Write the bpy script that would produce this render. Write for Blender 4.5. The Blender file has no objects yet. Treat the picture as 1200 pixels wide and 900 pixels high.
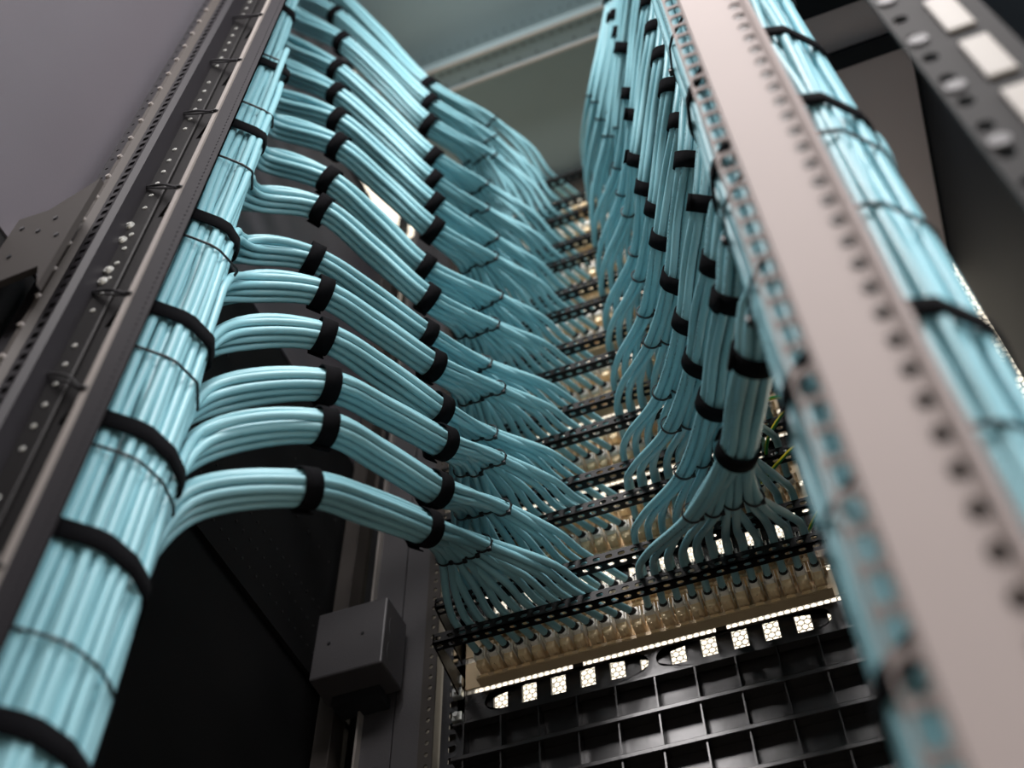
import bpy, math, random
import numpy as np
from mathutils import Vector, Matrix
random.seed(7)
sc = bpy.context.scene
COL = sc.collection

# ------------------------------------------------------------------ camera
RX = Matrix(((0.93335983, 0.29259428, 0.2079135), (0.35878384, -0.74330064, -0.56460456), (-0.01065783, 0.60157522, -0.79874505)))
cd = bpy.data.cameras.new('camera'); cam = bpy.data.objects.new('camera', cd); COL.objects.link(cam)
cam.matrix_world = RX.to_4x4()
cd.sensor_width = 36; cd.lens = 36 * 1349 / 1200
cd.clip_start = 0.02; cd.clip_end = 50
cd.dof.use_dof = True; cd.dof.focus_distance = 1.2; cd.dof.aperture_fstop = 3.1
sc.camera = cam

def at(px, py, Y):
    """the point at depth Y on the sight line through a photo pixel"""
    d = RX @ Vector((px - 600, -(py - 450), -1349)); return d * (Y / d.y)

# ------------------------------------------------------------------ world, aisle lamp and added fill
sc.view_settings.view_transform = 'Standard'; sc.view_settings.look = 'None'
sc.view_settings.gamma = 1; sc.view_settings.use_curve_mapping = False
sc.view_settings.exposure = 0.0
w = bpy.data.worlds.new('world'); sc.world = w; w.use_nodes = True
nt = w.node_tree; nt.nodes.clear()
o = nt.nodes.new('ShaderNodeOutputWorld'); bg = nt.nodes.new('ShaderNodeBackground')
tc = nt.nodes.new('ShaderNodeTexCoord'); sx = nt.nodes.new('ShaderNodeSeparateXYZ')
mr = nt.nodes.new('ShaderNodeMapRange'); mr.inputs[1].default_value = 0.05; mr.inputs[2].default_value = 0.32
mx = nt.nodes.new('ShaderNodeMix'); mx.data_type = 'RGBA'
mx.inputs[6].default_value = (0.15, 0.142, 0.155, 1)      # dim aisle behind the camera
mx.inputs[7].default_value = (2.3, 2.05, 1.65, 1)          # brightly lit aisle in front of the rack
nt.links.new(tc.outputs['Generated'], sx.inputs[0]); nt.links.new(sx.outputs['Y'], mr.inputs[0])
nt.links.new(mr.outputs[0], mx.inputs[0]); nt.links.new(mx.outputs[2], bg.inputs[0]); nt.links.new(bg.outputs[0], o.inputs[0])

def area(name, loc, target, sx_, sy_, power, col):
    l = bpy.data.lights.new(name, 'AREA'); l.shape = 'RECTANGLE'; l.size = sx_; l.size_y = sy_; l.energy = power; l.color = col
    ob = bpy.data.objects.new(name, l); COL.objects.link(ob); ob.location = loc
    ob.rotation_euler = (Vector(target) - Vector(loc)).to_track_quat('-Z', 'Y').to_euler(); return ob
area('aisle_ceiling_lamp', (-0.02, -0.50, 1.95), (-0.30, 0.70, 1.15), 1.2, 0.5, 48, (1.0, 0.955, 0.95))
area('side_fill_light', (0.95, -0.05, 0.80), (-0.5, 0.42, 0.62), 0.35, 0.7, 14, (0.97, 0.97, 1.0))  # unseen fill, added to brighten the black-post bundle from the side

# ------------------------------------------------------------------ materials
def mat(name, col, rough=0.5, metal=0.0, bump=0.0, bscale=200, var=0.0, vscale=8, spec=0.5, sheen=0.0):
    m = bpy.data.materials.new(name); m.use_nodes = True; t = m.node_tree; b = t.nodes['Principled BSDF']
    b.inputs['Base Color'].default_value = (*col, 1); b.inputs['Roughness'].default_value = rough; b.inputs['Metallic'].default_value = metal
    b.inputs['Specular IOR Level'].default_value = spec; b.inputs['Sheen Weight'].default_value = sheen
    tcn = t.nodes.new('ShaderNodeTexCoord')
    if var:
        n = t.nodes.new('ShaderNodeTexNoise'); n.inputs['Scale'].default_value = vscale; n.inputs['Detail'].default_value = 4
        r = t.nodes.new('ShaderNodeMix'); r.data_type = 'RGBA'
        r.inputs[6].default_value = (*[c * (1 - var) for c in col], 1); r.inputs[7].default_value = (*[min(1, c * (1 + var)) for c in col], 1)
        t.links.new(tcn.outputs['Object'], n.inputs['Vector']); t.links.new(n.outputs[0], r.inputs[0]); t.links.new(r.outputs[2], b.inputs['Base Color'])
    if bump:
        n = t.nodes.new('ShaderNodeTexNoise'); n.inputs['Scale'].default_value = bscale
        bp = t.nodes.new('ShaderNodeBump'); bp.inputs['Strength'].default_value = bump; bp.inputs['Distance'].default_value = 0.001
        t.links.new(tcn.outputs['Object'], n.inputs['Vector']); t.links.new(n.outputs[0], bp.inputs['Height']); t.links.new(bp.outputs[0], b.inputs['Normal'])
    return m
M = {}
M['grey'] = mat('grey powder coat', (0.092, 0.084, 0.095), 0.38, bump=0.15, bscale=500, var=0.06)
M['dark'] = mat('black powder coat', (0.012, 0.012, 0.014), 0.42, bump=0.2, bscale=600, var=0.1)
M['sheet'] = mat('duct sheet with light painted in', (0.40, 0.365, 0.40), 0.45, var=0.05)  # paler than the cabinet grey, in place of missing light from below
M['darkrail'] = mat('dark slotted rail steel', (0.010, 0.0095, 0.009), 0.65, spec=0.2)
M['navy'] = mat('dark blue grey panel', (0.006, 0.009, 0.014), 0.7, spec=0.15, var=0.1)
M['mid'] = mat('wall shade and recess black', (0.003, 0.003, 0.0035), 0.65, spec=0.25, var=0.1)  # near-black puts the shade of the low side wall into its colour
M['postgrey'] = mat('charcoal steel', (0.046, 0.043, 0.046), 0.5, bump=0.2, bscale=700, var=0.05)
M['brown'] = mat('bronze tinted steel', (0.040, 0.034, 0.030), 0.6, spec=0.3, var=0.1)
M['bracket'] = mat('bracket steel', (0.026, 0.022, 0.020), 0.7, spec=0.3)
M['railblack'] = mat('black rail steel', (0.0045, 0.004, 0.0043), 0.6, spec=0.15, var=0.1)
M['railgrey'] = mat('dark grey rail steel', (0.013, 0.012, 0.0145), 0.6, spec=0.2, var=0.1)
M['raillight'] = mat('pale steel edge', (0.20, 0.18, 0.165), 0.5, var=0.1)
M['pale'] = mat('pale rail paint', (0.31, 0.262, 0.245), 0.7, var=0.04, vscale=12)
M['paledark'] = mat('pale rail slot steel', (0.15, 0.13, 0.12), 0.5)
M['ceil'] = mat('grey cabinet top with teal bounce', (0.18, 0.24, 0.25), 0.45, var=0.04, vscale=5)  # teal of light bounced off the cables is mixed into the grey
M['lip'] = mat('lit lip edge', (0.42, 0.38, 0.34), 0.4, 0.2)  # paler than the beam, painting the light on its edges
M['bar'] = mat('black lacing bar steel', (0.0042, 0.004, 0.004), 0.5, spec=0.3)
M['strap'] = mat('black hook and loop fabric', (0.0045, 0.0045, 0.0055), 0.95, bump=0.6, bscale=1500, spec=0.1)
M['tie'] = mat('black nylon', (0.007, 0.007, 0.008), 0.4)
M['zinc'] = mat('zinc plate', (0.55, 0.56, 0.53), 0.35, 0.7)
M['jack'] = mat('nickel jack with warm light tint', (0.93, 0.72, 0.45), 0.32, 0.12, var=0.12, vscale=60)  # warm light reflected in the nickel is part of this colour
M['cap'] = mat('translucent white jack cap', (0.88, 0.86, 0.78), 0.35)
M['panel'] = mat('nickel plate with warm light tint', (0.62, 0.48, 0.30), 0.38, 0.15, var=0.1, vscale=30)  # tan tint stands for warm light on the nickel
M['plastic'] = mat('glossy black plastic', (0.018, 0.0165, 0.017), 0.27, bump=0.25, bscale=60)
M['cream'] = mat('cream plate', (0.27, 0.25, 0.22), 0.5)
M['door'] = mat('black mesh steel', (0.01, 0.01, 0.01), 0.5)
M['floor'] = mat('pale floor tile', (0.50, 0.46, 0.41), 0.6, var=0.1)

def cable_mat():
    m = bpy.data.materials.new('aqua cable jacket'); m.use_nodes = True; t = m.node_tree; b = t.nodes['Principled BSDF']
    b.inputs['Roughness'].default_value = 0.38; b.inputs['Specular IOR Level'].default_value = 0.45
    uv = t.nodes.new('ShaderNodeUVMap'); s = t.nodes.new('ShaderNodeSeparateXYZ'); t.links.new(uv.outputs[0], s.inputs[0])
    def math_(op, a, bb=None):
        n = t.nodes.new('ShaderNodeMath'); n.operation = op
        for i, v in enumerate((a, bb)):
            if v is None: continue
            if isinstance(v, (int, float)): n.inputs[i].default_value = v
            else: t.links.new(v, n.inputs[i])
        return n.outputs[0]
    # printed jacket legend: a narrow line of dark glyph-like marks along the cable
    band = math_('LESS_THAN', math_('ABSOLUTE', math_('SUBTRACT', s.outputs['X'], 0.5)), 0.052)
    vv = math_('MULTIPLY', s.outputs['Y'], 520)
    cx = t.nodes.new('ShaderNodeCombineXYZ'); t.links.new(vv, cx.inputs[0]); t.links.new(math_('MULTIPLY', s.outputs['X'], 22), cx.inputs[1])
    n1 = t.nodes.new('ShaderNodeTexNoise'); n1.inputs['Scale'].default_value = 1.0; n1.inputs['Detail'].default_value = 1; t.links.new(cx.outputs[0], n1.inputs['Vector'])
    glyph = math_('GREATER_THAN', n1.outputs[0], 0.53)
    rep = math_('LESS_THAN', math_('FRACT', math_('MULTIPLY', s.outputs['Y'], 5.0)), 0.5)
    mk = math_('MULTIPLY', math_('MULTIPLY', band, glyph), rep)
    mk = math_('MULTIPLY', mk, 0.8)
    oi = t.nodes.new('ShaderNodeObjectInfo')
    mx_ = t.nodes.new('ShaderNodeMix'); mx_.data_type = 'RGBA'
    mx_.inputs[6].default_value = (0.250, 0.505, 0.565, 1); mx_.inputs[7].default_value = (0.285, 0.550, 0.605, 1)
    t.links.new(oi.outputs['Random'], mx_.inputs[0])
    m2 = t.nodes.new('ShaderNodeMix'); m2.data_type = 'RGBA'; m2.inputs[7].default_value = (0.02, 0.05, 0.06, 1)
    t.links.new(mk, m2.inputs[0]); t.links.new(mx_.outputs[2], m2.inputs[6]); t.links.new(m2.outputs[2], b.inputs['Base Color'])
    return m
M['cable'] = cable_mat()
def ground_mat():
    m = bpy.data.materials.new('green and yellow wire'); m.use_nodes = True; t = m.node_tree; b = t.nodes['Principled BSDF']
    uv = t.nodes.new('ShaderNodeUVMap'); s = t.nodes.new('ShaderNodeSeparateXYZ'); t.links.new(uv.outputs[0], s.inputs[0])
    n = t.nodes.new('ShaderNodeMath'); n.operation = 'GREATER_THAN'; n.inputs[1].default_value = 0.5; t.links.new(s.outputs['X'], n.inputs[0])
    x = t.nodes.new('ShaderNodeMix'); x.data_type = 'RGBA'; x.inputs[6].default_value = (0.02, 0.22, 0.03, 1); x.inputs[7].default_value = (0.75, 0.62, 0.03, 1)
    t.links.new(n.outputs[0], x.inputs[0]); t.links.new(x.outputs[2], b.inputs['Base Color']); b.inputs['Roughness'].default_value = 0.35
    return m
M['ground'] = ground_mat()

# ------------------------------------------------------------------ mesh helpers
class MB:
    def __init__(s): s.v = []; s.f = []; s.uv = None; s.mi = []; s.cur = 0
    def add(s, vs, fs):
        b = len(s.v); s.v += [tuple(v) for v in vs]; s.f += [tuple(i + b for i in f) for f in fs]; s.mi += [s.cur] * len(fs); return b
    def box(s, x0, x1, y0, y1, z0, z1, bev=0.0):
        if bev <= 0:
            s.add([(x, y, z) for x in (x0, x1) for y in (y0, y1) for z in (z0, z1)],
                  [(0, 1, 3, 2), (4, 6, 7, 5), (0, 4, 5, 1), (2, 3, 7, 6), (0, 2, 6, 4), (1, 5, 7, 3)]); return
        b = min(bev, (x1 - x0) * .45, (y1 - y0) * .45, (z1 - z0) * .45)
        import bmesh
        bm = bmesh.new(); r = bmesh.ops.create_cube(bm, size=1)
        for v in bm.verts: v.co = Vector(((x0 + x1) / 2 + v.co.x * (x1 - x0), (y0 + y1) / 2 + v.co.y * (y1 - y0), (z0 + z1) / 2 + v.co.z * (z1 - z0)))
        bmesh.ops.bevel(bm, geom=list(bm.edges), offset=b, segments=2, affect='EDGES', profile=0.5)
        bm.verts.index_update(); s.add([v.co.copy() for v in bm.verts], [[v.index for v in f.verts] for f in bm.faces]); bm.free()
    def prism(s, poly, y0, y1, axis='y'):
        """a polygon given in the two other axes, extruded along the named axis"""
        n = len(poly)
        def P(a, b, c): return (a, c, b) if axis == 'y' else ((c, a, b) if axis == 'x' else (a, b, c))
        s.add([P(a, b, y0) for a, b in poly] + [P(a, b, y1) for a, b in poly],
              [tuple(range(n)), tuple(range(2 * n - 1, n - 1, -1))] + [(i, i + n, (i + 1) % n + n, (i + 1) % n) for i in range(n)])
    def perf(s, O, U, V, N, width, t, cells, n=16):
        """perforated strip: cells = list of (length, None | (w, h, kind[, cv])) laid along U; width along V; thickness t along N"""
        O, U, V, N = map(Vector, (O, U, V, N)); u0 = 0.0
        for c in cells:
            L, h = c; u1 = u0 + L
            if h is None:
                q = [O + U * a + V * b + N * d for d in (0, t) for a, b in ((u0, 0), (u1, 0), (u1, width), (u0, width))]
                s.add(q, [(0, 1, 2, 3), (7, 6, 5, 4), (0, 4, 5, 1), (1, 5, 6, 2), (2, 6, 7, 3), (3, 7, 4, 0)])
            else:
                w_, h_, kind = h[:3]; cv = h[3] if len(h) > 3 else width / 2; cu = (u0 + u1) / 2
                inner = []; outer = []
                for k in range(n):
                    a = 2 * math.pi * (k + .5) / n; ca, sa = math.cos(a), math.sin(a)
                    if kind == 'round': p = (ca * w_ / 2, sa * h_ / 2)
                    elif kind == 'slot':
                        r = min(w_, h_) / 2
                        p = (math.copysign(max(0, w_ / 2 - r), ca) + ca * r, math.copysign(max(0, h_ / 2 - r), sa) + sa * r)
                    else:
                        m_ = max(abs(ca), abs(sa)); p = (ca / m_ * w_ / 2, sa / m_ * h_ / 2)
                    inner.append((cu + p[0], cv + p[1]))
                    du = (u1 - cu) if ca > 0 else (cu - u0); dv = (width - cv) if sa > 0 else cv
                    k1 = min(du / abs(ca) if abs(ca) > 1e-6 else 9e9, dv / abs(sa) if abs(sa) > 1e-6 else 9e9)
                    outer.append([cu + ca * k1, cv + sa * k1])
                for cc in ((u0, 0), (u1, 0), (u1, width), (u0, width)):
                    k = min(range(n), key=lambda i: (outer[i][0] - cc[0]) ** 2 + (outer[i][1] - cc[1]) ** 2); outer[k] = list(cc)
                q = [O + U * a + V * b + N * d for d in (0, t) for ring in (outer, inner) for a, b in ring]; f = []
                for i in range(n):
                    j = (i + 1) % n
                    f += [(i, j, n + j, n + i), (2 * n + j, 2 * n + i, 3 * n + i, 3 * n + j), (n + i, n + j, 3 * n + j, 3 * n + i), (j, i, 2 * n + i, 2 * n + j)]
                s.add(q, f)
            u0 = u1
    def tube(s, pts, r, n=8, caps=True, rad=None, uv=False):
        pts = [Vector(p) for p in pts]; N = len(pts); tang = []
        for i in range(N):
            d = pts[min(i + 1, N - 1)] - pts[max(i - 1, 0)]; tang.append(d.normalized())
        a = tang[0].orthogonal().normalized(); vs = []; L = [0.0]
        for i in range(N):
            a = (a - tang[i] * a.dot(tang[i])).normalized(); b = tang[i].cross(a); rr = rad[i] if rad else r
            for k in range(n):
                an = 2 * math.pi * k / n; vs.append(pts[i] + (a * math.cos(an) + b * math.sin(an)) * rr)
            if i: L.append(L[-1] + (pts[i] - pts[i - 1]).length)
        fs = [(i * n + k, i * n + (k + 1) % n, (i + 1) * n + (k + 1) % n, (i + 1) * n + k) for i in range(N - 1) for k in range(n)]
        if uv:
            if s.uv is None: s.uv = []
            off = random.random() * .2; rot = random.random()
            for i in range(N - 1):
                for k in range(n):
                    u0 = (k / n); u1 = ((k + 1) / n)
                    s.uv += [(u0, L[i] + off), (u1, L[i] + off), (u1, L[i + 1] + off), (u0, L[i + 1] + off)]
        if caps:
            fs += [tuple(range(n - 1, -1, -1)), tuple(range((N - 1) * n, N * n))]
            if uv: s.uv += [(0, 0)] * (2 * n)
        s.add(vs, fs)
    def ribbon(s, pts, nors, wdir, wid, th):
        """band of width wid along wdir following pts, thickness th along nors"""
        N = len(pts); vs = []
        for p, q, wd in zip(pts, nors, wdir if isinstance(wdir, list) else [wdir] * N):
            p = Vector(p); q = Vector(q); wd = Vector(wd)
            vs += [p - wd * wid / 2, p + wd * wid / 2, p + wd * wid / 2 + q * th, p - wd * wid / 2 + q * th]
        fs = [(i * 4 + k, i * 4 + (k + 1) % 4, i * 4 + 4 + (k + 1) % 4, i * 4 + 4 + k) for i in range(N - 1) for k in range(4)]
        fs += [(3, 2, 1, 0), tuple((N - 1) * 4 + k for k in range(4))]; s.add(vs, fs)
    def mesh(s, name, mats, smooth=False, angle=None):
        me = bpy.data.meshes.new(name); me.from_pydata(s.v, [], s.f)
        for m in (mats if isinstance(mats, (list, tuple)) else [mats]): me.materials.append(m)
        if s.uv is not None:
            ul = me.uv_layers.new(name='UVMap'); ul.data.foreach_set('uv', np.array(s.uv, dtype=np.float32).ravel())
        me.polygons.foreach_set('material_index', s.mi)
        if smooth: me.polygons.foreach_set('use_smooth', [True] * len(me.polygons))
        me.update(); return me
    def build(s, name, m, parent=None, smooth=False):
        return link(name, s.mesh(name, m, smooth), parent)
def link(name, me, parent=None, mw=None):
    ob = bpy.data.objects.new(name, me); COL.objects.link(ob)
    if parent: ob.parent = parent
    if mw is not None: ob.matrix_world = mw if not parent else parent.matrix_world.inverted() @ mw
    return ob
def tag(o_, label=None, cat=None, group=None, kind=None):
    if label: o_['label'] = label
    if cat: o_['category'] = cat
    if group: o_['group'] = group
    if kind: o_['kind'] = kind
    return o_
def empty(name, loc, label, cat, group=None):
    e = bpy.data.objects.new(name, None); COL.objects.link(e); e.location = loc; e.empty_display_size = .02
    bpy.context.view_layer.update() if False else None
    e.matrix_world = Matrix.Translation(loc); return tag(e, label, cat, group)
def part(mb, name, m, parent, smooth=False):
    """a mesh given in place coordinates as a child of an Empty"""
    ob = mb.build(name, m, None, smooth); ob.parent = parent; ob.matrix_parent_inverse = Matrix.Translation(-Vector(parent.location)); return ob

# ------------------------------------------------------------------ numbers of the place
PY = 0.975                      # plane of the patch panels
BY = 0.878                      # plane of the lacing bars
P3 = 0.1366                     # three rack units
FL = -0.35; CZ = 2.30           # floor and cabinet top
WXL = -0.612; WXR = 0.335; DOORY = 1.16
def bar_z(k): m = (15 - k) // 2; return .8364 + P3 * m if k % 2 else .8875 + P3 * m
def jack_z(k): m = (15 - k) // 2; return .848 + P3 * m if k % 2 else .8935 + P3 * m
JX = [-.392 + .0166 * i for i in range(24)]

# ------------------------------------------------------------------ setting
b = MB(); b.box(-3, 3, -3, 3, FL - .05, FL); tag(b.build('floor', M['floor']), kind='structure')
b = MB(); b.box(WXL, WXR, .70, DOORY, CZ, CZ + .004); b.box(WXL, .12, .30, .70, CZ, CZ + .004)
tag(b.build('ceiling', M['ceil']), kind='structure')
# cross beam under the top: channel with two lips painted as lit edges and a row of rivets
b = MB(); b.prism([(.793, CZ), (.793, CZ - .045), (.796, CZ - .045), (.799, CZ - .042), (.838, CZ - .042), (.842, CZ - .045), (.845, CZ - .045), (.845, CZ)], WXL, .2, 'x')
o_ = tag(b.build('trim_1', M['ceil']), kind='structure')
b = MB()
for yy in (.789, .841): b.box(WXL, .2, yy, yy + .005, CZ - .048, CZ - .0455)
b.build('beam_lip', M['lip'], o_)
b = MB()
for i in range(40):
    x = -.58 + i * .02; b.tube([(x, .806, CZ - .0435), (x, .806, CZ - .0415)], .0022, 8); b.tube([(x + .01, .779, CZ - .001), (x + .01, .779, CZ + .001)], .0018, 8)
    if i % 2: b.tube([(x, .83, CZ - .0435), (x, .83, CZ - .0415)], .0022, 8)
b.build('beam_rivet', M['dark'], o_)
# side wall: upper grey sheet, perforated sheet and lower sheet blackened for shade, hex vent band under the top
b = MB(); b.box(WXL - .004, WXL, .42, DOORY, 1.30, 1.97); b.box(WXL - .004, WXL, -.6, .42, .93, 1.97); b.box(WXL - .004, WXL, -.6, .72, 1.97, 2.34); tag(b.build('wall_left', M['grey']), kind='structure')
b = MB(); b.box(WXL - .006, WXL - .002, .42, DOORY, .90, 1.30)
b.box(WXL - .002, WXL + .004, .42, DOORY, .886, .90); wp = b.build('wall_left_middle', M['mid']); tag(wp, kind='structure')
b = MB()
for r_ in range(3):
    for i in range(60):
        y = .42 + i * .016 + r_ * .006; z = .925 + r_ * .035
        b.tube([(WXL - .0005, y, z), (WXL - .0025, y, z)], .0017, 6)
for i in range(30):
    for r_ in range(2): b.tube([(WXL - .0005, .5 + i * .03, 1.08 + r_ * .08), (WXL - .0025, .5 + i * .03, 1.08 + r_ * .08)], .0018, 6)
b.build('perforation', M['tie'], wp)
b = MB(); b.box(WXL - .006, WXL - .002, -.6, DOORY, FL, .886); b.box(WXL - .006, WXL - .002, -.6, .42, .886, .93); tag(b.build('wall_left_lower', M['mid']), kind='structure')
b = MB(); b.box(WXR, WXR + .004, .33, DOORY, FL, CZ + .05); tag(b.build('wall_right', M['navy']), kind='structure')

def hexmesh(mb, O, U, V, N, nu, nv, pitch, wall, th):
    """hexagonally punched sheet"""
    O, U, V, N = [np.array(a, float) for a in (O, U, V, N)]
    R = pitch / math.sqrt(3); r = R - wall; an = np.radians(np.arange(6) * 60 + 30); ring = np.stack([np.cos(an), np.sin(an)], 1)
    for j in range(nv):
        for i in range(nu):
            cu = (i + .5 * (j % 2)) * pitch; cv = j * pitch * math.sqrt(3) / 2
            o2 = ring * R + (cu, cv); i2 = ring * r + (cu, cv)
            q = [O + U * a + V * c + N * d for (pp, d) in ((o2, 0), (i2, 0), (i2, th)) for a, c in pp]
            f = []
            for k in range(6):
                l = (k + 1) % 6; f += [(k, l, 6 + l, 6 + k), (6 + k, 6 + l, 12 + l, 12 + k)]
            mb.add(q, f)
# front mesh door of the cabinet
b = MB(); hexmesh(b, (-.50, DOORY, .86), (1, 0, 0), (0, 0, 1), (0, 1, 0), 71, 191, .0085, .0009, .0010)
dr = tag(b.build('door_1', M['door']), kind='structure')
b = MB(); b.box(WXL, -.495, DOORY - .01, DOORY + .02, FL, 1.9); b.box(WXL, -.595, DOORY - .01, DOORY + .02, 1.9, CZ); b.box(.10, WXR, DOORY - .01, DOORY + .02, 1.6, CZ); b.box(.10, .12, DOORY - .01, DOORY + .02, FL, 1.6); b.box(WXL, WXR, DOORY - .02, DOORY + .01, CZ - .03, CZ)
b.box(WXL, .12, DOORY - .01, DOORY + .01, FL, .86)
b.build('door_frame', M['dark'], dr)
b = MB(); hexmesh(b, (.12, DOORY, FL), (1, 0, 0), (0, 0, 1), (0, 1, 0), 14, 142, .016, .0012, .0010); b.build('light_inlet_mesh', M['door'], dr)  # unseen coarse mesh, added to let front light reach the soffit
# hex vent in the side, high up
b = MB(); hexmesh(b, (WXL, .74, 1.985), (0, 1, 0), (0, 0, 1), (-1, 0, 0), 17, 15, .0240, .0008, .0003)
vt = tag(b.build('window_1', M['door']), kind='structure')
b = MB()
for y in (.72, 1.02, 1.138): b.box(WXL - .01, WXL + .004, y, y + .022, 1.96, CZ)
b.box(WXL - .01, WXL + .004, .72, DOORY, 1.962, 1.984)
b.build('window_frame', M['dark'], vt)

# grey sheets in a black frame: the duct soffit at the far right bay
SZ = 1.60
b = MB(); b.box(.168, .318, .678, .742, SZ - .002, SZ + .001); b.box(.185, .330, .768, 1.14, SZ - .002, SZ + .001)
tag(b.build('ceiling_sheet', M['sheet']), kind='structure')
b = MB(); b.box(.10, WXR, .60, 1.15, SZ + .001, SZ + .012); b.box(.10, WXR, .742, .768, SZ - .012, SZ + .001); b.box(.10, WXR, .60, .678, SZ - .012, SZ + .001); b.box(.10, .165, .6, 1.15, SZ - .010, SZ + .001)
tag(b.build('trim_2', M['navy']), kind='structure')
# cross member behind the black post
b = MB(); b.prism([(WXL, .835), (WXL, .962), (-.578, .958), (-.532, .99), (-.532, .80), (-.545, .838)], .330, .336)
o_ = tag(b.build('cross_member', M['bracket']), 'brown grey bracket plate behind the black rack post', 'bracket')
for x, z in ((-.598, .935), (-.573, .915), (-.59, .88), (-.56, .93), (-.545, .89)):
    b = MB(); b.tube([(x, .3285, z), (x, .331, z)], .0025, 8); b.build('hole', M['dark'], o_)

# ------------------------------------------------------------------ front mounting posts
def front_post(name, sgn, x_in, label):
    e = empty(name, (x_in, PY, FL), label, 'post')
    z0, z1 = FL, 2.0
    b = MB()
    if sgn < 0:
        b.box(-.543, -.505, .965, 1.03, z0, z1); b.box(-.5035, -.468, .965, 1.03, z0, z1); b.box(-.505, -.5035, .968, 1.03, z0, z1)
        part(b, 'column', M['postgrey'], e)
        b = MB(); b.box(-.608, -.583, .97, .99, z0, z1); b.box(-.583, -.581, .962, .99, z0, z1); part(b, 'brown_strip', M['brown'], e)
        b = MB(); b.box(-.546, -.543, .955, .99, z0, z1); part(b, 'edge_strip', M['raillight'], e)
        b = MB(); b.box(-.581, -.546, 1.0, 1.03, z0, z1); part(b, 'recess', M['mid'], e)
        b = MB(); n_ = int((z1 - .5) / .0148)
        b.perf((-.464, .955, .5), (0, 0, 1), (1, 0, 0), (0, 1, 0), .014, .002, [(.0148, (.006, .005, 'round'))] * n_)
        b.box(-.464, -.450, .955, .957, z0, .5); b.box(-.467, -.464, .955, 1.0, z0, z1)
        part(b, 'perforated_flange', M['brown'], e)
        b = MB(); n_ = int((z1 - .5) / .0148)
        b.perf((-.450, .975, .5), (0, 0, 1), (1, 0, 0), (0, 1, 0), .028, .002, [(.0148, (.0085, .0085, 'sq'))] * n_); b.box(-.450, -.422, .975, .977, z0, .5)
        part(b, 'square_hole_flange', M['dark'], e)
    else:
        b = MB(); b.box(.03, .11, .965, 1.03, z0, z1); part(b, 'column', M['dark'], e)
        b = MB(); n_ = int((z1 - .5) / .0148)
        b.perf((.005, .975, .5), (0, 0, 1), (1, 0, 0), (0, 1, 0), .026, .002, [(.0148, (.0085, .0085, 'sq'))] * n_); b.box(.005, .031, .975, .977, z0, .5)
        part(b, 'square_hole_flange', M['dark'], e)
    return e
front_post('mounting_post', -1, -.45, 'charcoal mounting post with a row of small lit holes beside the steel box')
front_post('mounting_post', 1, .03, 'dark mounting post at the pale-post end of the patch panels')
# steel box on the post
e = empty('switch_box', (-.535, .96, .83), 'dark grey steel box with two small holes fixed low on the charcoal post', 'box')
b = MB(); b.box(-.583, -.492, .900, .955, .838, .936, .0025); part(b, 'housing', M['postgrey'], e)
b = MB(); b.tube([(-.563, .8992, .886), (-.563, .902, .886)], .0022, 10); b.tube([(-.520, .8992, .888), (-.520, .902, .888)], .0022, 10); part(b, 'screw_hole', M['tie'], e)
b = MB()
for z in (.865, .902):
    b.prism([(.916 + .006 * math.cos(a), z + .013 * math.sin(a)) for a in [i * math.pi / 8 for i in range(16)]], -.4922, -.4915, 'x')
part(b, 'side_slot', M['postgrey'], e)
b = MB(); b.box(-.57, -.51, .935, .964, .825, .838); part(b, 'lower_lug', M['dark'], e)
# cage nut brackets
for i, (px, py) in enumerate(((535, 797), (535, 811), (535, 839))):
    p = at(px, py, .966); b = MB(); b.box(p.x - .006, p.x + .006, .966, .974, p.z - .006, p.z + .006, .001); b.tube([(p.x, .962, p.z), (p.x, .968, p.z)], .0032, 10)
    tag(b.build('cage_nut', M['zinc']), ['shiny zinc cage nut, topmost of the three beside the lowest patch panel', 'shiny zinc cage nut just under the topmost one beside the lowest patch panel', 'shiny zinc cage nut beside the slotted plate, lowest of three'][i], 'nut', 'cage nuts on the charcoal post')

# ------------------------------------------------------------------ ordinals for labels
ORD = ['', 'lowest', 'second-lowest', 'third-lowest', 'fourth-lowest', 'fifth-lowest', 'sixth-lowest', 'seventh-lowest', 'eighth-lowest']
TOP = ['', 'topmost', 'second-topmost', 'third-topmost', 'fourth-topmost', 'fifth-topmost', 'sixth-topmost', 'seventh-topmost']
NTH = ['first', 'second', 'third', 'fourth', 'fifth', 'sixth', 'seventh', 'eighth', 'ninth', 'tenth', 'eleventh', 'twelfth']
def rank(k): return ORD[16 - k] if k >= 8 else TOP[k]

# ------------------------------------------------------------------ patch panels with jacks
jb = MB()
jb.box(-.0061, .0061, .012, .032, -.0100, .0105, .0018)          # rear shell
jb.box(-.0058, .0058, .003, .016, -.0120, .001, .0030)           # lower hood
jb.box(-.0070, .0070, .027, .034, -.0118, .0118, .0008)          # collar
jb.prism([(-.0040, -.0128), (.0040, -.0128), (.0052, -.0160), (-.0052, -.0160)], .016, .030)   # latch tongue
jb.box(-.0006, .0006, .004, .03, -.0135, -.0115)
jme = jb.mesh('keystone_jack', M['jack'])
cb = MB(); cb.box(-.0050, .0050, -.003, .016, -.0035, .0095, .002); cb.prism([(-.0067, -.002), (-.0059, -.002), (-.0059, .011), (-.0067, .011)], .0, .018)
cb.prism([(.0059, -.002), (.0067, -.002), (.0067, .011), (.0059, .011)], .0, .018)
cme = cb.mesh('wire_cap', M['cap'])
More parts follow.
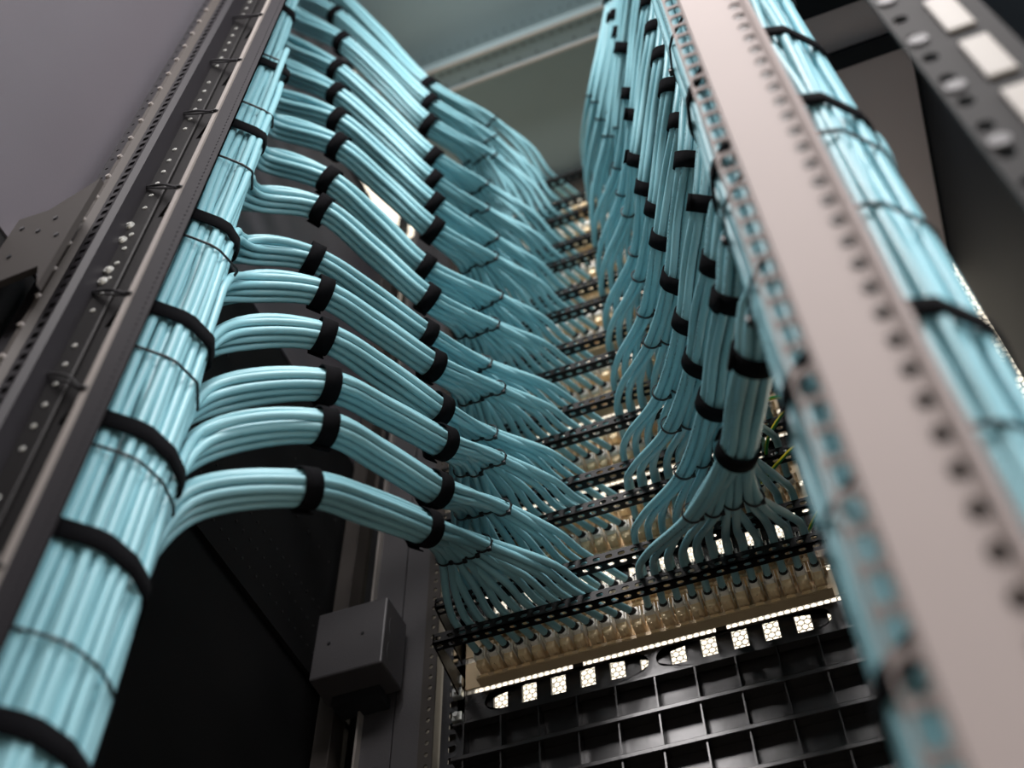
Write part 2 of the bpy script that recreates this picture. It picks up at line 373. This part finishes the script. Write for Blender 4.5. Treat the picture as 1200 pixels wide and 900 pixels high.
for k in range(15, 0, -1):
    z = jack_z(k)
    e = empty('patch_panel', (-.2, PY, z), 'metal patch panel with 24 jacks behind the %s black lacing bar' % rank(k), 'patch panel', 'patch panels in the rack')
    b = MB(); b.box(-.438, .02, PY, PY + .002, z - .015, z + .022); b.box(-.402, .0, PY - .014, PY, z - .0172, z - .0155); b.box(-.402, .0, PY - .016, PY - .0145, z - .0172, z - .0125)
    b.box(-.402, .0, PY - .010, PY, z + .018, z + .0195)
    part(b, 'panel_plate', M['panel'], e)
    for i, x in enumerate(JX):
        j = bpy.data.objects.new('keystone_jack', jme); COL.objects.link(j); j.parent = e; j.location = (x + .2, .942 - PY, 0)
        c = bpy.data.objects.new('wire_cap', cme); COL.objects.link(c); c.parent = j; c.location = (0, 0, 0)
# slotted plates with fingers behind
def slot_plate(m):
    z = .8095 + P3 * m
    e = empty('slotted_plate', (-.2, PY, z), 'black slotted cable management plate, %s counted upward' % ['lowest', 'second', 'third', 'fourth', 'fifth', 'sixth', 'seventh'][m], 'plate', 'slotted plates between the patch panels')
    b = MB(); cells = [(.028, None), (.200, (.190, .025, 'slot', .0285)), (.0, None), (.197, (.190, .025, 'slot', .0285)), (.028, None)]
    b.perf((-.431, PY, z - .0285), (1, 0, 0), (0, 0, 1), (0, 1, 0), .0445, .0025, [c for c in cells if c[0]], n=48)
    part(b, 'plate', M['plastic'], e)
    b = MB(); b.box(-.431, .022, PY - .012, PY, z - .0310, z - .0285); part(b, 'bottom_flange', M['plastic'], e)
    b = MB()
    for s_ in (-.2845, -.1215): b.box(s_ - .009, s_ + .003, PY, PY + .003, z + .012, z + .022)
    part(b, 'spacer', M['plastic'], e)
    for i in range(12):
        x = -.398 + .0342 * i; b = MB(); b.box(x - .0088, x + .0088, PY + .004, PY + .010, z - .03, z + .0192, .001)
        part(b, 'finger', M['plastic'], e)
for m in range(7): slot_plate(m)
# ribbed blank panels under the lowest slotted plate
for m in range(5):
    zt = .7785 - .0452 * m
    e = empty('blanking_panel', (-.2, PY, zt - .045), 'black ribbed blanking panel, %s under the slotted plate' % ['first', 'second', 'third', 'fourth', 'fifth'][m], 'blanking panel', 'ribbed blanking panels')
    b = MB(); b.box(-.431, .022, PY + .004, PY + .006, zt - .0452, zt + (.008 if m == 0 else .0005)); part(b, 'back_plate', M['plastic'], e)
    b = MB(); b.box(-.431, .022, PY - .012, PY + .004, zt - .0450, zt - .0430); b.box(-.431, .022, PY - .0145, PY - .012, zt - .0462, zt - .0410, .0006); part(b, 'ledge', M['plastic'], e)
    for i in range(11):
        x = -.418 + i * .0433; b = MB(); b.box(x - .0009, x + .0009, PY - .012, PY + .004, zt - .043, zt - .0005); part(b, 'rib', M['plastic'], e)
b = MB(); b.box(-.431, .022, PY, PY + .004, FL, .553); tag(b.build('lower_blank', M['plastic']), 'plain black cover under the ribbed blanking panels', 'cover')

# ------------------------------------------------------------------ lacing bars
cells = []
for i in range(30): cells += [(.0112, (.0082, .0054, 'slot')), (.0030, None)]
for k in range(15, 0, -1):
    z = bar_z(k)
    e = empty('lacing_bar', (-.2, BY, z), 'perforated black lacing bar, %s of the bars across the rack' % rank(k), 'lacing bar', 'lacing bars behind the patch panels')
    b = MB(); b.perf((-.420, BY, z - .0135), (1, 0, 0), (0, 0, 1), (0, 1, 0), .0135, .0016, cells)
    b.perf((-.420, BY, z - .0135), (1, 0, 0), (0, 1, 0), (0, 0, 1), .0125, .0016, cells)
    part(b, 'angle_bar', M['bar'], e)
    for s_, xa, xb in ((-1, -.420, -.428), (1, .007, .015)):
        b = MB()
        b.add([(xa, BY, z - .0135), (xa, BY, z), (xb, PY, z - .015), (xb, PY, z + .018)] + [(xa + .0018, BY, z - .0135), (xa + .0018, BY, z), (xb + .0018, PY, z - .015), (xb + .0018, PY, z + .018)],
              [(0, 1, 3, 2), (6, 7, 5, 4), (0, 4, 5, 1), (1, 5, 7, 3), (3, 7, 6, 2), (2, 6, 4, 0)])
        part(b, 'end_bracket', M['bar'], e)

# ------------------------------------------------------------------ rear posts (nearest the camera)
def zlev(px, py, y): return at(px, py, y).z
e = empty('rack_post', (-.5, .37, FL), 'black perforated rack post with a pale edge beside the cable bundle', 'post')
z0, z1 = FL, 2.3; Yr = .36
b = MB(); n_ = 260
b.perf((-.455, Yr + .0, .28), (0, 0, 1), (.95, -.0, 0), (0, 1, 0), .026, .002, [(.0075, (.0028, .0022, 'round', .018))] * n_)
b.box(-.455, -.4303, Yr, Yr + .002, z0, .28); b.box(-.4305, -.4303, Yr, Yr + .002, z0, z1)
part(b, 'inner_flange', M['railgrey'], e)
b = MB(); b.prism([(-.4605, Yr - .002), (-.4553, Yr - .002), (-.4553, Yr + .003), (-.4605, Yr + .003)], z0, z1, 'z'); part(b, 'pale_edge', M['raillight'], e)  # lighter steel strip along the flange edge
b = MB(); b.prism([(-.4605, Yr + .003), (-.4585, Yr + .003), (-.4585, Yr + .018), (-.529, Yr + .018), (-.529, Yr + .016), (-.4605, Yr + .016)], z0, z1, 'z')
b.prism([(-.500, Yr + .0135), (-.4985, Yr + .0125), (-.497, Yr + .0135), (-.497, Yr + .016), (-.500, Yr + .016)], z0, z1, 'z')
part(b, 'channel', M['railblack'], e)
b = MB(); b.prism([(-.536, Yr - .004), (-.530, Yr - .006), (-.524, Yr - .002), (-.524, Yr + .016), (-.536, Yr + .016)], z0, z1, 'z'); part(b, 'ridge', M['railgrey'], e)
b = MB()
b.perf((-.5525, Yr, .28), (0, 0, 1), (1, 0, 0), (0, 1, 0), .0165, .002, [(.0148, (.0085, .0095, 'sq'))] * 136)
b.box(-.5525, -.536, Yr, Yr + .002, z0, .28); part(b, 'square_hole_flange', M['railgrey'], e)
b = MB(); b.prism([(-.5665, Yr), (-.5625, Yr - .006), (-.5565, Yr - .006), (-.5525, Yr), (-.5525, Yr + .003), (-.5665, Yr + .003)], z0, z1, 'z')
for i in range(44):
    z = .3 + i * .0445; b2 = MB(); b2.tube([(-.5595, Yr - .0085, z), (-.5595, Yr - .005, z)], .0032, 8, rad=[.0024, .0036]); part(b2, 'stud', M['raillight'], e)
part(b, 'raised_strip', M['brown'], e)
b = MB(); b.perf((-.592, Yr + .004, .28), (0, 0, 1), (1, 0, 0), (0, 1, 0), .0255, .002, [(.0222, (.0035, .0045, 'round', .006))] * 90); b.box(-.592, -.5665, Yr + .004, Yr + .006, z0, .28)
part(b, 'outer_flange', M['railgrey'], e)
# pale zinc discs standing for light glints in the channel holes
zs = [zlev(182.3, 193.3, .375) + .0258 * i for i in range(-22, 32)]
for i, z in enumerate(zs):
    if (i % 7) == 3: continue
    rr = .0027
    b = MB(); b.tube([(-.5145, Yr + .0148, z), (-.5145, Yr + .0158, z)], rr, 10, rad=[rr * .8, rr]); part(b, 'hole_glint', M['zinc'], e)
for px, py in ((149, 260), (140, 277), (124, 312), (117, 325)):
    p = at(px, py, .371); b = MB(); b.tube([(p.x, .3735, p.z), (p.x, .376, p.z)], .0052, 14, rad=[.0042, .0052]); b.tube([(p.x, .3725, p.z), (p.x, .374, p.z)], .0022, 6); part(b, 'screw', M['zinc'], e)

# pale post
e = empty('rack_post', (.045, .335, FL), 'broad pale out-of-focus rack post in front of the second cable bundle', 'post')
Yp = .33
b = MB(); b.box(.0225, .0525, Yp, Yp + .002, z0, z1); part(b, 'face', M['pale'], e)
b = MB(); b.perf((.0525, Yp, .1), (0, 0, 1), (1, 0, 0), (0, 1, 0), .0095, .002, [(.0215, (.0120, .0085, 'round', .0050))] * 100); b.box(.0525, .062, Yp, Yp + .002, z0, .1)
part(b, 'slotted_flange', M['pale'], e)
b = MB(); b.box(.0525, .062, Yp + .006, Yp + .010, z0, z1); part(b, 'slot_backing', M['paledark'], e)
b = MB(); b.prism([(.062, Yp - .001), (.0655, Yp - .004), (.069, Yp), (.069, Yp + .03), (.067, Yp + .03), (.067, Yp + .004), (.062, Yp + .002)], z0, z1, 'z'); part(b, 'folded_edge', M['pale'], e)
b = MB(); b.perf((.0105, Yp + .028, .1), (0, 0, 1), (1, 0, 0), (0, 1, 0), .014, .0015, [(.0215, (.0165, .0100, 'sq', .007))] * 100); b.box(.0235, .0245, Yp + .002, Yp + .0285, z0, z1)
part(b, 'ladder_strip', M['pale'], e)
# slotted rail at the upper corner
e = empty('slotted_rail', (.16, .33, .0), 'blurred dark slotted rail with cream plates at the upper corner', 'rail')
b = MB(); b.perf((.138, Yp, .45), (0, 0, 1), (1, 0, 0), (0, 1, 0), .0215, .003, [(.032, (.012, .010, 'round', .008))] * 36); b.box(.1595, .192, Yp, Yp + .006, -.2, 1.6); b.box(.138, .1595, Yp, Yp + .003, -.2, .45)
part(b, 'rail_body', M['darkrail'], e)
zc = at(1111, 18, Yp).z; dz = zc - at(1157, 68, Yp).z
for i in range(-5, 6):
    z = zc + i * dz; b = MB(); b.box(.163, .180, Yp - .003, Yp, z - dz * .38, z + dz * .38, .002); part(b, 'cream_plate', M['cream'], e)
    b = MB(); b.tube([(.1465, Yp - .002, z - dz * .3), (.1465, Yp + .002, z - dz * .3)], .006, 14); part(b, 'stud', M['postgrey'], e)

# ------------------------------------------------------------------ cables
D = .0083; R = D / 2
def hex12():
    pts = []
    for i in range(-4, 5):
        for j in range(-4, 5):
            x = (i + .5 * j) * D; y = j * D * math.sqrt(3) / 2; pts.append((x - .5 * D, y - D * math.sqrt(3) / 6))
    pts.sort(key=lambda p: p[0] ** 2 + p[1] ** 2); return pts[:12]
H12 = sorted(hex12(), key=lambda p: (p[0], p[1]))
TRI = [(-.5 * D, -.289 * D), (.5 * D, -.289 * D), (0, .577 * D)]
def lattice(C, rad, d):
    """180 parallel cable positions in a disc round C, ordered so that the last ones lie farthest along d"""
    d = Vector(d).normalized(); c = []
    for i in range(-30, 31):
        for j in range(-30, 31): c.append(Vector(((i + .5 * j) * D * 1.0, j * D * 1.0 * math.sqrt(3) / 2)))
    c.sort(key=lambda p: p.length); c = c[:180]; k_ = rad / (c[-1].length + R)
    c.sort(key=lambda p: p.dot(d)); return [Vector(C) + p * k_ for p in c]
SIDE = {}
lv1 = {15: (358, 572), 14: (379, 500), 13: (383, 451), 12: (379, 394), 11: (377, 343), 10: (367, 303), 9: (377, 245), 8: (386, 212), 7: (397, 172), 6: (397, 142), 5: (396, 112), 4: (397, 84), 3: (403, 51), 2: (396, 20), 1: (395, -6)}
lv2 = {15: (497, 618), 14: (510, 573), 13: (517, 518), 12: (513, 480), 11: (506, 427), 10: (498, 392), 9: (501, 349), 8: (497, 313), 7: (507, 269), 6: (508, 240), 5: (506, 213), 4: (507, 186), 3: (503, 147), 2: (505, 123), 1: (503, 103)}
lti = {15: (567, 646), 14: (587, 597), 13: (584, 545), 12: (572, 512), 11: (583, 460), 10: (568, 432), 9: (577, 387), 8: (583, 356), 7: (577, 309), 6: (579, 287), 5: (566, 250), 4: (568, 224), 3: (576, 188), 2: (577, 170), 1: (578, 150)}
lS = {15: (222, 588), 14: (250, 514), 13: (257, 462), 12: (283, 390), 11: (292, 335), 10: (294, 292), 9: (305, 232), 8: (312, 186), 7: (322, 146), 6: (322, 116), 5: (328, 78), 4: (335, 50), 3: (345, 18), 2: (345, -12), 1: (345, -38)}
rv1 = {15: (885, 418), 14: (860, 350), 13: (845, 308), 12: (830, 240), 11: (811, 190), 10: (803, 146), 9: (791, 106), 8: (781, 70), 7: (772, 39), 6: (766, 8), 5: (757, -15), 4: (750, -50), 3: (745, -70), 2: (738, -95), 1: (733, -115)}
rv2 = {15: (865, 527), 14: (840, 470), 13: (823, 421), 12: (810, 375), 11: (795, 326), 10: (781, 280), 9: (774, 244), 8: (762, 220), 7: (752, 187), 6: (750, 136), 5: (744, 111), 4: (734, 58), 3: (731, 40), 2: (727, 21), 1: (721, 1)}
rti = {15: (812, 602), 14: (800, 546), 13: (786, 498), 12: (775, 460), 11: (764, 401), 10: (757, 368), 9: (750, 324), 8: (745, 294), 7: (737, 250), 6: (730, 226), 5: (726, 196), 4: (712, 156), 3: (704, 138), 2: (700, 122), 1: (693, 112)}
def cr(pts, dens=.011):
    """centripetal Catmull-Rom through the points"""
    P = [pts[0] * 2 - pts[1]] + list(pts) + [pts[-1] * 2 - pts[-2]]; out = []
    for i in range(1, len(P) - 2):
        p0, p1, p2, p3 = P[i - 1:i + 3]; t0 = 0; t1 = t0 + max((p1 - p0).length, 1e-5) ** .5; t2 = t1 + max((p2 - p1).length, 1e-5) ** .5; t3 = t2 + max((p3 - p2).length, 1e-5) ** .5
        n = max(2, min(14, int((p2 - p1).length / dens)))
        for s_ in range(n):
            t = t1 + (t2 - t1) * s_ / n
            a1 = p0 * ((t1 - t) / (t1 - t0)) + p1 * ((t - t0) / (t1 - t0)); a2 = p1 * ((t2 - t) / (t2 - t1)) + p2 * ((t - t1) / (t2 - t1)); a3 = p2 * ((t3 - t) / (t3 - t2)) + p3 * ((t - t2) / (t3 - t2))
            b1 = a1 * ((t2 - t) / (t2 - t0)) + a2 * ((t - t0) / (t2 - t0)); b2 = a2 * ((t3 - t) / (t3 - t1)) + a3 * ((t - t1) / (t3 - t1))
            out.append(b1 * ((t2 - t) / (t2 - t1)) + b2 * ((t - t1) / (t2 - t1)))
    out.append(P[-2]); return out
bootb = MB(); bootb.tube([(0, 0, -.003), (0, 0, .001), (0, 0, .008), (0, 0, .011)], .0045, 10, rad=[.0042, .0049, .0047, .0036]); bootme = bootb.mesh('boot', M['tie'], True)
rest = MB()
def frame(t):
    a = t.cross(Vector((0, 0, 1))).normalized(); return a, a.cross(t).normalized()
def wrap(center, t, r, wid, th, turns=1.14, flat=1.0, start=0.0, tail=True):
    a, c = frame(t); mb = MB(); pts = []; nor = []
    n = 30
    for i in range(n + 1):
        an = start + turns * 2 * math.pi * i / n; rr = r + th * 1.05 * (turns * i / n > .98) + (.002 if (tail and i >= n - 1) else 0)
        q = a * math.cos(an) + c * math.sin(an) * flat; pts.append(center + q * rr); nor.append(q.normalized())
    mb.ribbon(pts, nor, t, wid, th); return mb
def bunch(side, k, lat, S, V1, V2, T, tdx, barx, zoff):
    sidename = 'black-post' if side < 0 else 'pale-post'
    grp = 'network cables of the %s bunch on the %s side' % (rank(k), sidename)
    ctr = [S, V1, V2, T]
    tan = [(V1 - S + Vector((0, 0, .02))).normalized(), (V2 - S).normalized(), (T - V1).normalized(), (Vector((T.x + tdx * -1.5, BY, bar_z(k))) - V2).normalized()]
    cxy = sum((Vector((l.x, l.y)) for l in lat), Vector((0, 0))) / 12; order = []; free = list(range(12))
    for j in range(12):
        want = (-H12[j][1], -H12[j][0]) if side < 0 else (H12[j][0], -H12[j][1])
        b_ = min(free, key=lambda i: (lat[i].x - cxy.x - want[0]) ** 2 + (lat[i].y - cxy.y - want[1]) ** 2); free.remove(b_); order.append(b_)
    Tg = [T + Vector((-tdx * (3 - g) if side < 0 else tdx * g, random.uniform(-.004, .004), random.uniform(-.003, .002))) for g in range(4)]
    hang = (side < 0 and k <= 2) or (side > 0 and k <= 3)
    for j in range(12):
        g = j // 3; m_ = j % 3; L = lat[order[j]]; off = H12[j]
        zS = S.z
        pts = [Vector((L.x, L.y, FL + .002))]
        zz = FL + .15
        while zz < zS - .12:
            pts.append(Vector((L.x + random.gauss(0, .0010), L.y + random.gauss(0, .0010), zz))); zz += .11
        pts.append(Vector((L.x, L.y, zS - .085)))
        for q, (c_, t_) in enumerate(zip(ctr[:3], tan[:3])):
            a, c2 = frame(t_); sc_ = (1.12, 1.0, 1.0)[q]
            pts.append(c_ + (a * off[0] + c2 * off[1]) * sc_)
            if q == 1:
                mid = (V1 + V2) * .5 + Vector((0, 0, .004)); a, c2 = frame((V2 - V1).normalized())
                pts.append(mid + (a * (off[0] + random.gauss(0, .0006)) + c2 * (off[1] + random.gauss(0, .0006))) * 1.06)
        a, c2 = frame(tan[3]); pts.append(Tg[g] + a * TRI[m_][0] + c2 * TRI[m_][1])
        xj = JX[j] if side < 0 else JX[12 + j]; xb = barx(j)
        pb = Vector((xb, BY + .001, bar_z(k) + R + .0003)); pe = Vector((xj, .9425, jack_z(k) + .0035))
        dirn = (pe - pb)
        pts.append(Tg[g].lerp(pb, .58) + Vector(((xb - Tg[g].x) * .14, -.003, random.uniform(-.003, .003))))
        pts.append(pb - dirn * .16 + Vector((0, 0, .001))); pts.append(pb + dirn * .3); pts.append(pe)
        path = cr(pts)
        if hang: rest.tube(path, R, 8, uv=True); continue
        mb = MB(); mb.tube(path, R, 10, uv=True)
        ob = mb.build('network_cable', M['cable'], None, True)
        nth = NTH[j] if side < 0 else NTH[11 - j]
        tag(ob, 'aqua network cable crossing the %s bar, %s from its %s end' % (rank(k), nth, sidename), 'cable', grp)
        dd = (path[-1] - path[-2]).normalized(); mw = Matrix.Translation(path[-1] - dd * .006) @ dd.to_track_quat('Z', 'Y').to_matrix().to_4x4()
        link('strain_relief_boot', bootme, ob, mw)
    for nm, c_, t_, where in (('v1', V1, tan[1], 'closer to the post'), ('v2', V2, tan[2], 'closer to the bars')):
        mb = wrap(c_, t_, .0170, .0165, .0015, start=random.uniform(2.6, 3.6) if side < 0 else random.uniform(0, 6), flat=1.0)
        tag(mb.build('hook_and_loop_strap', M['strap'], None, True), 'black fabric strap on the %s %s side bunch, %s' % (rank(k), sidename, where), 'strap', 'black straps around the cable bunches')
    for g in range(4):
        mb = wrap(Tg[g], tan[3], .0092, .0026, .0011, turns=1.0, tail=False)
        a, c2 = frame(tan[3]); h = Tg[g] + (a * .6 - c2 * .8) * .0104 if side < 0 else Tg[g] + (a * .8 - c2 * .5) * .0104
        mb.box(h.x - .0022, h.x + .0022, h.y - .0022, h.y + .0022, h.z - .0018, h.z + .0018, .0005)
        tag(mb.build('cable_tie', M['tie']), 'thin black cable tie in the %s %s side fan, %s from the post end' % (rank(k), sidename, NTH[g] if side < 0 else NTH[3 - g]), 'cable tie', 'cable ties of the %s %s side fan' % (rank(k), sidename))

latL = lattice((-.513, .452), .0615, (.30, .95))
latR = lattice((.064, .442), .0605, (.55, .83))
zSL = {}; zSR = {}
for k in range(15, 0, -1):
    S = at(*lS[k], .505); zSL[k] = S.z
    bunch(-1, k, latL[(k - 1) * 12:k * 12], S, at(*lv1[k], .55), at(*lv2[k], .674), at(lti[k][0], lti[k][1] - 7, .765), .0140, lambda j: -.392 + .0138 * j, 0)
    V1 = at(*rv1[k], .55); S = at(rv1[k][0] + .7 * (rv1[k][0] - rv2[k][0]), rv1[k][1] + .7 * (rv1[k][1] - rv2[k][1]), .508); S = Vector((max(S.x, .018), .508, S.z)); zSR[k] = S.z
    bunch(1, k, latR[(k - 1) * 12:k * 12], S, V1, at(*rv2[k], .655), at(*rti[k], .745), .0190, lambda j: -.184 + .0158 * j, 0)
tag(rest.build('network_cables', M['cable'], None, True), 'aqua network cables of the topmost bunches running up to the highest bars', 'cables', kind='stuff')

# ------------------------------------------------------------------ straps and ties around the two post bundles
def hull(lat, zS, z, off):
    """outline round the cables still in the bundle at height z"""
    n = max(24, sum(12 for k in zS if zS[k] - .05 > z)); P = sorted((round(p.x, 5), round(p.y, 5)) for p in lat[:n])
    def half(P):
        h = []
        for p in P:
            while len(h) > 1 and (h[-1][0] - h[-2][0]) * (p[1] - h[-2][1]) - (h[-1][1] - h[-2][1]) * (p[0] - h[-2][0]) <= 0: h.pop()
            h.append(p)
        return h[:-1]
    H = [Vector(p) for p in half(P) + half(P[::-1])]; c = sum(H, Vector((0, 0))) / len(H); out = []
    for a in range(48):
        an = 2 * math.pi * a / 48; q = Vector((math.cos(an), math.sin(an))); sup = max((p - c).dot(q) for p in H)
        dq = Vector((-q.y, q.x)); e = .02; q2 = (q + dq * e).normalized(); sup2 = max((p - c).dot(q2) for p in H); der = (sup2 - sup) / e
        out.append((c + q * (sup + off) + dq * der, q))
    return c, out
def hoop(lat, zS, z, wid, th, extra=.0008):
    c, out = hull(lat, zS, z, R + extra); mb = MB(); m_ = 48; st = 16
    seq = [out[(st + i) % m_] for i in range(m_ + 3)]
    mb.ribbon([Vector((p.x, p.y, z)) + Vector((q.x, q.y, 0)) * (th if i > m_ else 0) for i, (p, q) in enumerate(seq)], [Vector((q.x, q.y, 0)) for p, q in seq], (0, 0, 1), wid, th)
    lft = min((p for p, q in out), key=lambda p: p.x); return mb, lft
WH = ['topmost', 'second from top', 'third from top', 'fourth from top', 'fifth from top', 'sixth from top', 'seventh from top', 'eighth from top', 'ninth from top', 'tenth from top']
for i, (px, py) in enumerate(((330, 58), (320, 118), (303, 190), (292, 290), (275, 395), (240, 525), (172, 662), (88, 885))):
    z = zlev(px, py, .455) ; mb, lf = hoop(latL, zSL, z, .0175, .0022)
    tag(mb.build('bundle_strap', M['strap'], None, True), 'wide black fabric strap around the black-post bundle, %s' % WH[i], 'strap', 'wide straps on the black-post bundle')
for i, (px, py, hx, hy) in enumerate(((303, 19, 267, 21), (280, 71, 241, 72), (254, 130, 211, 133), (217, 217, 170, 219), (158, 342, 108, 342), (114, 450, 52, 437), (28, 655, -25, 650))):
    p = at(px, py, .358); z = p.z; c, out = hull(latL, zSL, z, R + .0015); mb = MB(); h = at(hx, hy, .3745)
    pts = [h, h.lerp(p, .5) + Vector((0, -.002, 0)), Vector((-.460, .3565, z)), Vector((-.455, .3565, z - .001))]
    for s_ in range(36, 58): pts.append(Vector((out[s_ % 48][0].x, out[s_ % 48][0].y, z - .006)))
    mb.tube(cr(pts), .0014, 6); q = pts[5]; mb.box(q.x - .003, q.x + .003, q.y - .004, q.y + .001, q.z - .003, q.z + .003, .0006)
    pts2 = [h + Vector((.001, 0, -.002)), h.lerp(p, .5) + Vector((0, -.001, -.006)), Vector((-.460, .357, z - .002))]; mb.tube(cr(pts2), .0011, 6)
    tag(mb.build('cable_tie', M['tie'], None, True), 'thin black tie lashing the bundle to the black post, %s' % WH[i], 'cable tie', 'thin ties lashing the black-post bundle')
for i, (px, py) in enumerate(((797, 97), (812, 182), (925, 433), (1030, 775))):
    z = zlev(px, py, .40) + (.0, -.005, .0, .0)[i]
    mb, lf = hoop(latR, zSR, z, .015, .0022)
    tag(mb.build('bundle_strap', M['strap'], None, True), 'wide black fabric strap around the pale-post bundle, %s' % ['topmost', 'second from top', 'third from top', 'lowest'][i], 'strap', 'wide straps on the pale-post bundle')
for i, (px, py) in enumerate(((783, 45), (832, 240), (866, 330), (985, 590))):
    z = zlev(px, py, .41)
    mb, lf = hoop(latR, zSR, z, .003, .002, extra=.001)
    mb.box(lf.x - .004, lf.x + .001, lf.y - .003, lf.y + .003, z - .003, z + .003, .0006)
    tag(mb.build('cable_tie', M['tie'], None, True), 'thin black tie around the pale-post bundle, %s' % ['topmost', 'second from top', 'third from top', 'lowest'][i], 'cable tie', 'thin ties on the pale-post bundle')
mb = MB(); mb.tube(cr([at(952, 150, .40), at(985, 165, .42), at(1010, 200, .445), at(1060, 262, .45), at(1108, 325, .45), at(1135, 358, .44)]), .0022, 8)
tag(mb.build('black_cord', M['tie'], None, True), 'loose black cord along the outer edge of the pale-post bundle', 'cord')

# ------------------------------------------------------------------ earth wires
for i, pl in enumerate(([(880, 478, .86), (897, 469, .85), (916, 465, .84), (945, 470, .83), (975, 480, .85)], [(900, 548, .90), (898, 525, .87), (903, 507, .85), (920, 483, .84), (950, 468, .84), (985, 475, .86)],
                        [(893, 566, .88), (901, 555, .86), (915, 539, .85), (936, 521, .84), (965, 520, .84), (990, 540, .86)], [(948, 622, .9), (955, 607, .88), (962, 596, .87), (985, 590, .87)])):
    mb = MB(); mb.tube(cr([at(*p) for p in pl], .006), .0021, 10, uv=True)
    tag(mb.build('earth_wire', M['ground'], None, True), 'green and yellow earth wire beside the pale-post side fans, %s' % ['topmost of four', 'second of four downward', 'third of four downward', 'lowest of four'][i], 'wire', 'green and yellow earth wires')
